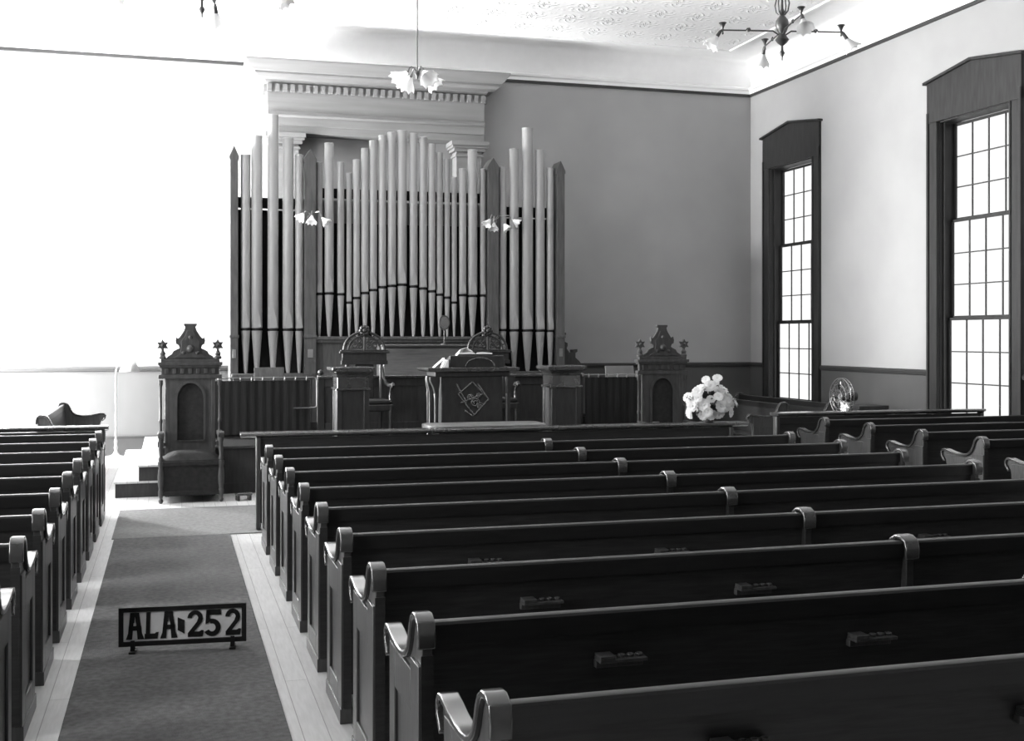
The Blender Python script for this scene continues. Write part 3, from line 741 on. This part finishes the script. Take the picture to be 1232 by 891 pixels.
# ------------------------------------------------------------------ pedestals, pulpit, communion table
PY = 13.2
def make_pedestal(label):
    t = thing('square_pedestal', (0,0,0), label, 'pedestal', 'square pedestals flanking the pulpit')
    m = MB(); m.box(-.17,.17,-.17,.17,.10,.66)
    for s in (-1,1):
        for q in (-1,1): m.box(s*.15-.03, s*.15+.03, q*.15-.03, q*.15+.03, .10, .66)
    m.build('shaft', DARKW, t, bevel=.006)
    m = MB(); m.box(-.215,.215,-.215,.215,0,.06); m.box(-.195,.195,-.195,.195,.06,.10); m.build('plinth', DARKW, t, bevel=.008)
    m = MB(); m.box(-.195,.195,-.195,.195,.66,.685); m.box(-.175,.175,-.175,.175,.685,.80)
    prof = [(.178,.80),(.185,.83),(.205,.855),(.232,.87),(.238,.885),(.238,.915)]
    m.lathe([(r*2**.5, z) for r, z in prof], 0, 0, 4, pi/4); m.build('capital', CAPW, t, bevel=.005, smooth=False)
    return t
pd = make_pedestal('square wooden pedestal with moulded cap, nearer the aisle of the two beside the pulpit')
pd.location = (wx(422, PY), PY, PZ)
dup(pd, (wx(675.5, PY), PY, PZ), label='square wooden pedestal with moulded cap between the pulpit and the far carved chair')

t = thing('pulpit', (wx(563, PY), PY, PZ), 'dark carved wooden pulpit in the middle of the platform with open sides', 'pulpit')
m = MB(); m.box(-.36,.36,-.20,.16,.06,.80); m.box(-.40,.40,-.22,.22,.0,.06); m.build('front_body', DARKW, t, bevel=.006)
m = MB()
m.prism([(-.52,.86),(.52,.86),(.54,.875),(.54,.905),(-.54,.905),(-.54,.875)], -.29, .29, 'y'); m.build('top', CAPW, t, bevel=.004)
m = MB(); m.box(-.44,.44,-.23,.23,.80,.86); m.build('neck_moulding', DARKW, t, bevel=.012)
for s in (-1, 1):
    for q in (-.2, .2):
        m = MB(); x = s*.42
        m.lathe([(.032,0),(.036,.03),(.026,.06),(.030,.12),(.024,.3),(.026,.55),(.032,.60),(.024,.62),(.036,.68),(.045,.76),(.04,.80)], x, q, 12); m.build('corner_column', DARKW, t)
    m = MB(); m.prism([(s*.40,.80),(s*.50,.80),(s*.50,.76),(s*.46,.68),(s*.44,.60),(s*.40,.60)], -.25, -.16, 'y'); m.build('scroll_bracket', DARKW, t, bevel=.006)
    m = MB(); m.tube([(s*.50,-.1,.80),(s*.49,-.1,.72),(s*.47,-.1,.62),(s*.47,-.1,.25),(s*.49,-.1,.15),(s*.54,-.1,.04)], .013, 8); m.build('side_stay', DARKW, t)
m = MB()   # carved diamond trophy on the front
yf = -.21
for a, b in (((-.17,.60),(0,.74)),((0,.74),(.19,.54)),((.19,.54),(.02,.36)),((.02,.36),(-.17,.60)),((-.19,.72),(-.07,.50)),((-.14,.50),(.12,.60)),((.06,.72),(.18,.55)),((-.1,.42),(.0,.35))):
    m.tube([(a[0], yf, a[1]), (b[0], yf, b[1])], .011, 6)
for (cx, cz, r0) in ((.03,.50,.055),(-.03,.56,.04),(.09,.46,.04),(.07,.58,.03)):
    m.tube([(cx+r0*(1-k/22)*cos(k*.6), yf, cz+r0*(1-k/22)*sin(k*.6)) for k in range(18)], .010, 6)
m.build('front_carving', CAPW, t, bevel=0)
bx = wx(566, PY); bz_ = PZ+.906
t = thing('book_rest', (bx+.02, PY, bz_), 'sloping dark book rest standing on the pulpit top', 'book rest')
m = MB(); m.prism([(-.16,0),(.22,0),(.22,.04),(-.13,.135),(-.16,.13)], -.30, .34, 'x'); m.build('wedge', DARKW, t, bevel=.005)
m = MB(); m.box(-.31,.35,.22,.24,0,.06); m.build('lip', DARKW, t, bevel=.003)
m = MB(); m.tube([(.0+.17*cos(a*pi/10)+.05, -.168, .012+.095*sin(a*pi/10)) for a in range(11)], .009, 6); m.build('front_arch', CAPW, t)
t = thing('open_book', (bx+.03, PY-.0, bz_+.107), 'thick open book with white pages lying on the sloping book rest of the pulpit', 'book')
t.rotation_euler = (R(-15), 0, 0)
for s_ in (-1, 1):
    m = MB(); pr = [(0,.008),(s_*.02,.03),(s_*.08,.036),(s_*.2,.024),(s_*.2,.008)]; m.prism(pr, -.13, .13, 'y'); m.build('pages', PAPER, t)
m = MB(); m.box(-.21,.21,-.14,.14,0,.008); m.build('cover', BOOKC, t, bevel=.003)
m = MB(); m.prism([(-.20,.03),(-.17,.075),(-.10,.095),(-.03,.05),(-.03,.04),(-.10,.088),(-.165,.068),(-.185,.03)], -.12, .12, 'y'); m.build('lifted_page', PAPER, t)
t = thing('paper_sheaf', (wx(529, PY), PY-.12, bz_), 'white folded papers leaning against the book rest at the pulpit edge', 'papers')
m = MB(); m.prism([(-.10,0),(-.095,0),(.03,.10),(.02,.105)], -.05, .06, 'y'); m.build('slanted_sheet', PAPER, t)
m = MB(); m.prism([(.00,0),(.06,0),(.06,.085),(.045,.085)], -.08, .10, 'y'); m.build('folded_sheet', PAPER, t, bevel=.003)

t = thing('communion_table', (3.29, 12.38, .009), 'dark communion table whose pale rounded top shows above the front screen', 'table')
m = MB(); N = 8; cr = .12; hx, hy = .66, .26; pts = []
for (cx, cy, a0) in ((hx-cr,hy-cr,0),(-hx+cr,hy-cr,pi/2),(-hx+cr,-hy+cr,pi),(hx-cr,-hy+cr,1.5*pi)):
    for k in range(N+1): a = a0+pi/2*k/N; pts.append((cx+cr*cos(a), cy+cr*sin(a)))
m.prism(pts, .78, .84, 'z'); m.build('table_top', TABTOP, t, bevel=.008)
m = MB(); m.box(-.55,.55,-.19,.19,.66,.78); m.build('apron', DARKW, t, bevel=.006)
for s in (-1,1):
    for q in (-1,1):
        m = MB(); m.lathe([(.025,0),(.04,.03),(.025,.06),(.045,.2),(.03,.35),(.05,.5),(.03,.6),(.045,.64),(.045,.68)], s*.5, q*.15, 12); m.build('leg', DARKW, t)

# ------------------------------------------------------------------ flowers on the screen cap
fx, fy, fz = 5.37, 11.11, .91
t = thing('flower_bouquet', (fx, fy, fz), 'big bunch of white flowers standing on the front screen cap', 'flowers')
m = MB(); m.lathe([(.045,0),(.05,.01),(.055,.06),(.045,.12),(.05,.14),(.04,.14),(.035,.02),(0,.015)], 0, 0, 16); m.build('vase', DBRASS, t)
def flower_mesh(r):
    m = MB()
    for ringi, (rr, n, lift, off) in enumerate(((r, 11, .15, 0), (r*.7, 8, .55, .3))):
        for k in range(n):
            a = 2*pi*k/n+off; w = .30*rr
            P = lambda d, s, z: (d*cos(a)-s*sin(a), d*sin(a)+s*cos(a), z)
            rows = [[m.v(P(rr*d, w*s*ww, rr*(lift*d**1.5)+.06*rr*ringi+zz)) for s in (-1, 0, 1)] for d, ww, zz in ((.1,.4,0),(.5,1,.03*rr),(.85,.9,.02*rr),(1.0,.35,-.03*rr))]
            for A, B in zip(rows, rows[1:]):
                for i in range(2): m.f([A[i], A[i+1], B[i+1], B[i]])
    m.ball((0,0,.12*r), .2*r, 8)
    return m
protos = []
C = Vector((0, 0, .20)); heads = []
random.seed(21)
tries = 0
while len(heads) < 58 and tries < 9000:
    tries += 1
    a = random.uniform(0, 2*pi); e = random.uniform(-.95, 1.35)
    d = Vector((cos(a)*cos(e), sin(a)*cos(e), sin(e)))
    q = random.uniform(.72, 1.12)
    p = C+Vector((d.x*.245*q, d.y*.19*q, d.z*.19*q))
    if p.z < .065: continue
    if all((p-h[0]).length > .056 for h in heads): heads.append((p, (d+Vector((random.uniform(-.5,.2), random.uniform(-.5,.1), random.uniform(-.1,.6)))).normalized()))
heads += [(Vector((-.06,-.05,.44)), Vector((-.5,-.6,.5))), (Vector((.075,-.04,.455)), Vector((-.3,-.6,.7))), (Vector((-.04,-.10,.38)), Vector((-.3,-.9,.4)))]
flo = None
for i, (p, d) in enumerate(heads):
    if flo is None: o = flo = flower_mesh(.058).build('flower', PETAL, t, angle=60)
    else: o = flo.copy(); COL.objects.link(o); o.parent = t
    o.location = p; o.rotation_euler = d.to_track_quat('Z', 'Y').to_euler(); s = random.uniform(.75, 1.25); o.scale = (s, s, s)
m = MB()
for (p, d) in heads: m.tube([(0, 0, .1), tuple(p*.6+Vector((0,0,.04))), tuple(p-d*.01)], .0035, 5)
m.build('stems', LEAF, t)['kind'] = 'stuff'
m = MB()
for k in range(60):
    a = random.uniform(0, 2*pi); e = random.uniform(-.6, 1.3); rr = random.uniform(.13, .24)
    d = Vector((cos(a)*cos(e), sin(a)*cos(e), sin(e))); b = C+d*.06; q = C+Vector((d.x*1.1, d.y*.85, d.z*.85))*rr
    s = d.cross(Vector((0,0,1))).normalized()*.022; mid = (b+q)/2
    if q.z < .03: continue
    vs = [m.v(b), m.v(mid+s), m.v(q), m.v(mid-s)]; m.f(vs)
lf = m.build('foliage', LEAF, t, smooth=False); lf['kind'] = 'stuff'

# ------------------------------------------------------------------ numbered slate on the runner
t = thing('sign_board', (.07, 6.95, .009), 'framed survey number board ALA-252 standing on the aisle carpet', 'sign', rz=R(-5))
W, Z0, Z1 = .352, .035, .255
fr = .026
m = MB(); m.ring([(-W,Z0),(W,Z0),(W,Z1),(-W,Z1)], [(-W+fr,Z0+fr),(W-fr,Z0+fr),(W-fr,Z1-fr),(-W+fr,Z1-fr)], -.014, .016, 'y'); m.build('frame', SIGNB, t, bevel=.002)
m = MB(); m.box(-W+fr-.004, W-fr+.004, .0, .008, Z0+fr-.004, Z1-fr+.004); m.build('backing_card', SIGNW, t)
for s in (-1, 1):
    m = MB(); x = s*.275; m.box(x-.018, x+.018, -.05, .05, 0, .012); m.box(x-.012, x+.012, -.022, -.014, .008, .07); m.box(x-.012, x+.012, .016, .024, .008, .07); m.box(x-.012,x+.012,-.022,.024,.024,.034); m.build('foot', SIGNB, t, bevel=.002)
zb0, zb1 = Z0+fr+.012, Z1-fr-.006
Hh = zb1-zb0
def outline(strokes_or_polys, x, w, o):
    for p in strokes_or_polys: o.prism([(x+px*w, zb0+pz*Hh) for px, pz in p], -.006, .0, 'y')
def bar(p, q, w):
    d = Vector((q[0]-p[0], q[1]-p[1])); d.normalize(); nn = Vector((-d.y, d.x))*w/2
    return [(p[0]+nn.x, p[1]+nn.y), (p[0]-nn.x, p[1]-nn.y), (q[0]-nn.x, q[1]-nn.y), (q[0]+nn.x, q[1]+nn.y)]
def arcband(cx, cz, rx, rz, t_, a0, a1, n=18):
    out = []
    for k in range(n): 
        a, b = a0+(a1-a0)*k/n, a0+(a1-a0)*(k+1)/n
        out.append([(cx+rx*cos(a), cz+rz*sin(a)), (cx+rx*cos(b), cz+rz*sin(b)), (cx+(rx-t_)*cos(b), cz+(rz-t_*.62)*sin(b)), (cx+(rx-t_)*cos(a), cz+(rz-t_*.62)*sin(a))])
    return out
GA = [[(.22,1),(.70,1),(.78,.62),(.52,.62),(.48,.88),(.44,.62),(.16,.62)],[(.16,.62),(.40,.62),(.32,.0),(-.02,.0),(.10,.22)],[(.78,.62),(.54,.62),(.62,0),(.98,0),(.86,.22)],[(.14,.50),(.82,.50),(.84,.33),(.12,.33)]]
GL_ = [[(.16,1),(.44,1),(.40,.18),(.12,.18)],[(.04,0),(.92,0),(1.0,.24),(.82,.24),(.74,.19),(.04,.19)]]
GD = [[(.0,.76),(.98,.64),(.98,.14),(.0,.28)]]
G2 = arcband(.48,.70,.44,.30,.26,pi*.98,-.25)+[[(.935,.70),(.88,.55),(.42,.18),(.06,.0),(.06,.14),(.58,.56),(.655,.70)],[(.06,0),(.92,0),(.98,.22),(.86,.24),(.72,.19),(.20,.19)]]
G5 = [[(.14,1),(.90,1),(.94,.80),(.14,.80)],[(.10,1),(.32,1),(.28,.52),(.06,.46)]]+arcband(.42,.32,.48,.33,.28,pi*.62,-pi*.84)
lx = -W+fr+.010
for (nm, g, x0, w) in (('letter_a', GA, -.311, .100), ('letter_l', GL_, -.214, .080), ('letter_a', GA, -.124, .096), ('hyphen', GD, -.030, .038), ('digit_two', G2, .020, .096), ('digit_five', G5, .118, .100), ('digit_two', G2, .230, .094)):
    m = MB(); outline(g, x0, w, m); m.build(nm, SIGNB, t, smooth=False)

# ------------------------------------------------------------------ lights
def shade_mesh(r=.075, h=.10, n=24):
    """fluted bell opening downwards, apex at origin, axis -z"""
    m = MB(); prof = [(.018,0),(.022,-.012),(.034,-.035),(.052,-.065),(.068,-.088),(r,-h)]
    rings = []
    for (rr, z) in prof: rings.append([(rr*r/.075, z*h/.10)])
    vs = []
    for i, (rr, z) in enumerate(prof):
        k_ = i/(len(prof)-1)
        vs.append([m.v(((rr*r/.075)*(1+.09*k_*cos(8*2*pi*j/n))*cos(2*pi*j/n), (rr*r/.075)*(1+.09*k_*cos(8*2*pi*j/n))*sin(2*pi*j/n), z*h/.10-.012*k_*k_*cos(8*2*pi*j/n))) for j in range(n)])
    for A, B in zip(vs, vs[1:]):
        for j in range(n): m.f([A[j], A[(j+1)%n], B[(j+1)%n], B[j]])
    m.f(vs[0])
    return m
SH = None
def add_shade(parent, loc, d, scale=1.0):
    global SH
    if SH is None:
        o = shade_mesh().build('lamp_shade', SHADE, parent, angle=60)
        md = o.modifiers.new('thick', 'SOLIDIFY'); md.thickness = .003
        SH = o
    else: o = SH.copy(); COL.objects.link(o); o.parent = parent
    o.location = loc; o.rotation_euler = (-Vector(d)).to_track_quat('Z', 'Y').to_euler(); o.scale = (scale,)*3
    return o
def chandelier(x, y, zbot, a0, label):
    t = thing('chandelier', (x, y, ZCE), label, 'chandelier', 'brass gas and electric chandeliers')
    b = zbot-ZCE
    m = MB(); m.lathe([(.0,b),(.008,b+.02),(.008,b+.05),(.02,b+.07),(.028,b+.095),(.014,b+.12),(.012,b+.17),(.05,b+.20),(.075,b+.235),(.05,b+.27),(.035,b+.30),(.055,b+.34),(.072,b+.39),(.068,b+.44),(.04,b+.48),(.022,b+.50),(.03,b+.54),(.015,b+.57),(.013,b+.62)], 0, 0, 20); m.build('body', DBRASS, t)
    m = MB(); m.lathe([(.012,b+.6),(.012,-.06),(.03,-.05),(.075,-.02),(.08,-.012)], 0, 0, 14)
    m.build('rod', DBRASS, t)
    m = MB()
    for k in range(4):
        a = a0+pi/4+k*pi/2; c, s = cos(a), sin(a)
        m.tube([(.03*c,.03*s,b+.50),(.07*c,.07*s,b+.54),(.085*c,.085*s,b+.62),(.06*c,.06*s,b+.72),(.075*c,.075*s,b+.82),(.02*c,.02*s,b+.92)], .008, 6)
    m.build('scroll_cage', DBRASS, t)
    zA = b+.33
    for k in range(4):
        a = a0+k*pi/2; c, s = cos(a), sin(a); P = lambda r, z: (r*c, r*s, z)
        m = MB(); m.tube([P(.04,zA-.04),P(.10,zA),P(.36,zA)], .009, 8); m.tube([P(.35,zA),P(.36,zA+.025),P(.385,zA+.02),P(.40,zA),P(.66,zA)], .008, 8)
        m.ball(P(.37, zA), .016, 8); arm = m.build('arm', DBRASS, t)
        m = MB(); q = P(.655, 0)
        m.lathe([(.008,zA),(.012,zA+.02),(.016,zA+.035),(.034,zA+.07),(.044,zA+.075),(.038,zA+.08),(0,zA+.06)], q[0], q[1], 12); m.lathe([(.0,zA-.05),(.012,zA-.04),(.006,zA-.02),(.010,zA)], q[0], q[1], 8); m.build('gas_burner', DBRASS, arm)
        d = Vector((c*.55, s*.55, -.8)).normalized(); p0 = Vector(P(.68, zA-.015)); p1 = p0+d*.075
        m = MB(); m.tube([tuple(p0-d*.03), tuple(p0), tuple(p1)], [.007,.018,.022], 10); m.build('socket', DBRASS, arm)
        add_shade(arm, tuple(p1-d*.005), d, 1.25)
    return t
CHY = 11.4
chandelier(wx(941, CHY), CHY, wz(941, 74, CHY), -YAW+R(4), 'dark brass chandelier with level arms and glass bells near the tall windows')
chandelier(wx(243, CHY), CHY, wz(243, 23, CHY), -YAW+R(4), 'dark brass chandelier cut off by the top edge above the bright wall')
# pendant cluster
PYY = 15.5; px = wx(502, PYY); pz = wz(502, 88, PYY)
t = thing('pendant_cluster', (px, PYY, ZCE), 'long rod pendant with a cluster of white glass bells before the organ cornice', 'pendant light')
b = pz-ZCE
m = MB(); m.lathe([(.009,b+.02),(.009,-.05),(.03,-.045),(.07,-.015),(.075,-.008)], 0, 0, 12); m.build('rod', DBRASS, t)
m = MB(); m.lathe([(0,b-.09),(.012,b-.075),(.02,b-.05),(.04,b-.01),(.035,b+.02),(.012,b+.05)], 0, 0, 14); m.build('hub', DBRASS, t)
for k in range(4):
    a = R(20)+k*pi/2; c, s = cos(a), sin(a); P = lambda r, z: (r*c, r*s, z)
    m = MB(); m.tube([P(.02,b),P(.05,b+.06),P(.09,b+.075),P(.125,b+.05),P(.14,b+.01)], .008, 8); arm = m.build('arm', DBRASS, t)
    d = Vector((c*.75, s*.75, -.66)).normalized(); p1 = Vector(P(.14, b+.01))
    m = MB(); m.tube([tuple(p1), tuple(p1+d*.05)], [.012,.022], 10); m.build('socket', DBRASS, arm)
    add_shade(arm, tuple(p1+d*.04), d, 1.75)
# bracket lights on the organ posts
def bracket(u, v, shades, label):
    x = ox(u); y = OY-.10; z = oz(u, v)
    t = thing('bracket_light', (x, y, z), label, 'wall light', 'bracket lights on the organ posts')
    m = MB(); m.prism(circ(0, 0, .05, 16), -.015, 0, 'y'); m.ball((0,-.02,0), .022, 8); m.build('back_plate', BRASS, t)
    for (du, dv, oy) in shades:
        dx = du*zc_(u, OY)/FPX; dz = -dv*zc_(u, OY)/FPX
        m = MB(); m.tube([(0,-.02,0),(dx*.3,oy*.5-.02,.07),(dx*.75,oy,.075),(dx*.92,oy,dz+.05)], .007, 8); arm = m.build('arm', BRASS, t)
        d = Vector((dx*.9, -.05, -.14)).normalized()
        m = MB(); m.tube([(dx*.92,oy,dz+.055),(dx*.92+d.x*.03,oy+d.y*.03,dz+.055+d.z*.03)], [.01,.02], 8); m.build('socket', BRASS, arm)
        add_shade(arm, (dx*.92+d.x*.02, oy+d.y*.02, dz+.055+d.z*.02), d, 1.0)
    return t
bracket(372.5, 263, ((-10,0,-.2),(-1,3,-.26),(12,5,-.2)), 'three-armed bracket light with white bells on the organ post near the tall pipe')
bracket(591.6, 267, ((-9,3,-.2),(-2,6,-.12),(7,8,-.26),(20,3,-.2)), 'bracket light with grey glass bells on the organ post above the pulpit')

# floor lamp by the steps
yl = 18.15; xl = wx(139.5, yl)
t = thing('floor_lamp', (xl, yl, 0), 'pale bridge-arm floor lamp standing by the wall beyond the steps', 'lamp')
m = MB(); m.lathe([(.15,0),(.155,.015),(.14,.035),(.06,.06),(.03,.10),(.02,.13)], 0, 0, 24); m.build('base', LAMPW, t)
m = MB(); m.lathe([(.018,.12),(.028,.17),(.020,.22),(.026,.27),(.014,.30),(.013,1.30),(0,1.31)], 0, 0, 12); m.build('pole', LAMPW, t)
m = MB(); m.tube([(0,0,1.25),(.02,0,1.42),(.08,0,1.51),(.15,0,1.52),(.19,0,1.48)], .009, 8); m.build('bridge_arm', LAMPW, t)
m = MB(); zt = 1.475
v0 = [(.075,zt),(.145,zt-.19)]
A = [[m.v((.19+r*cos(2*pi*k/24), r*sin(2*pi*k/24), z)) for k in range(24)] for r, z in v0]
for k in range(24): m.f([A[0][k], A[0][(k+1)%24], A[1][(k+1)%24], A[1][k]])
o = m.build('lamp_shade', LAMPW, t, angle=60); md = o.modifiers.new('thick','SOLIDIFY'); md.thickness = .004

# electric fan beside the far window
xf, yf_ = 8.32, 13.25
t = thing('pedestal_fan', (xf, yf_, 0), 'metal-bladed electric fan on a pedestal before the wainscot between the tall windows', 'fan')
hz = 1.03
m = MB(); m.lathe([(.17,0),(.17,.015),(.05,.04),(.02,.07),(.016,.80),(.024,.82),(.024,.88)], 0, 0, 18); m.build('pedestal', BLACKM, t)
m = MB(); m.tube([(0,0,.86),(0,.0,.93)], .018, 8); Rm = Euler((0,0,R(-88)),'XYZ').to_matrix().to_4x4(); Rm.translation = (0,0,hz)
m.M = Rm
def fan_axis(mm, prof, n=20):   # lathe along local -y
    rings = [[mm.v((r*cos(2*pi*k/n), y, r*sin(2*pi*k/n))) for k in range(n)] for r, y in prof]
    for A, B in zip(rings, rings[1:]):
        for k in range(n): mm.f([A[k], A[(k+1)%n], B[(k+1)%n], B[k]])
    mm.f(rings[0]); mm.f(rings[-1][::-1])
fan_axis(m, [(.03,.17),(.06,.15),(.075,.08),(.075,.03),(.03,.01),(.012,.0),(.012,-.05)]); m.build('motor', BLACKM, t)
m = MB(); m.M = Rm
for (r, y) in ((.235,-.03),(.235,-.075),(.16,-.10),(.085,-.11)): m.tube([(r*cos(k*pi/18), y, r*sin(k*pi/18)) for k in range(36)], .0045, 6, True)
for k in range(12):
    a = 2*pi*k/12; m.tube([(.03*cos(a),-.112,.03*sin(a)),(.16*cos(a+.1),-.10,.16*sin(a+.1)),(.235*cos(a+.2),-.075,.235*sin(a+.2)),(.24*cos(a+.2),-.04,.24*sin(a+.2)),(.2*cos(a+.2),.0,.2*sin(a+.2)),(.07*cos(a),.02,.07*sin(a))], .0028, 5)
m.build('cage', BRASS, t)
for k in range(4):
    m = MB(); m.M = Rm; a0 = 2*pi*k/4+.35
    rows = []
    for r in (.03,.08,.14,.19,.205):
        w = {.03:.18,.08:.42,.14:.55,.19:.48,.205:.25}[r]
        rows.append([m.v((r*cos(a0+q*w), -.05+.030*q, r*sin(a0+q*w))) for q in (-1,-.5,0,.5,1)])
    for A, B in zip(rows, rows[1:]):
        for i in range(4): m.f([A[i], A[i+1], B[i+1], B[i]])
    o = m.build('blade', CHROME, t, angle=60); md = o.modifiers.new('thick','SOLIDIFY'); md.thickness = .0025
m = MB(); m.M = Rm; fan_axis(m, [(.03,-.03),(.042,-.06),(.042,-.085),(.02,-.10)], 16); m.build('hub', GREYB, t)

yt = 14.05; xa_, xb_ = wx(1034, yt), wx(1068, yt); ztk = wz(1050, 488, yt)
t = thing('storage_chest', ((xa_+xb_)/2, yt, 0), 'dark low wooden chest against the wainscot just beside the electric fan', 'chest')
h = (xb_-xa_)/2
m = MB(); m.box(-h, h, -.0, .40, .05, ztk-.05); m.box(-h+.03, h-.03, .02, .38, 0, .05); m.build('body', DARKW, t, bevel=.006)
m = MB(); m.box(-h-.015, h+.015, -.015, .415, ztk-.05, ztk); m.build('lid', DARKW, t, bevel=.008)
# small box on the floor by the throne chair
yb_ = 13.2; xq = wx(293, yb_)
t = thing('kneeling_stool', (xq, yb_, .0), 'small low dark stool on the floor beside the end of the front screen', 'stool', rz=R(12))
m = MB(); m.box(-.085,.085,-.06,.06,.055,.085); m.build('top', CAPW, t, bevel=.008)
for s in (-1,1):
    m = MB(); m.box(s*.065-.012, s*.065+.012, -.05,.05,0,.055); m.build('leg', DARKW, t)

# ------------------------------------------------------------------ world, camera, view
w = bpy.data.worlds.new('World'); SC.world = w; w.use_nodes = True
w.node_tree.nodes['Background'].inputs[0].default_value = (1,1,1,1); w.node_tree.nodes['Background'].inputs[1].default_value = .6
cam = bpy.data.cameras.new('Camera'); co = bpy.data.objects.new('Camera', cam); COL.objects.link(co)
cam.sensor_width = 36; cam.lens = FPX/1232*36; cam.shift_y = -(445.5-HY)/1232; cam.clip_end = 100
co.location = (0, 0, CAMH); co.rotation_euler = (pi/2, 0, -YAW)
SC.camera = co
SC.view_settings.view_transform = 'Standard'; SC.view_settings.look = 'None'; SC.view_settings.gamma = 1
SC.view_settings.use_curve_mapping = False
SC.view_settings.exposure = 3.0
SC.cycles.max_bounces = 8; SC.cycles.diffuse_bounces = 5
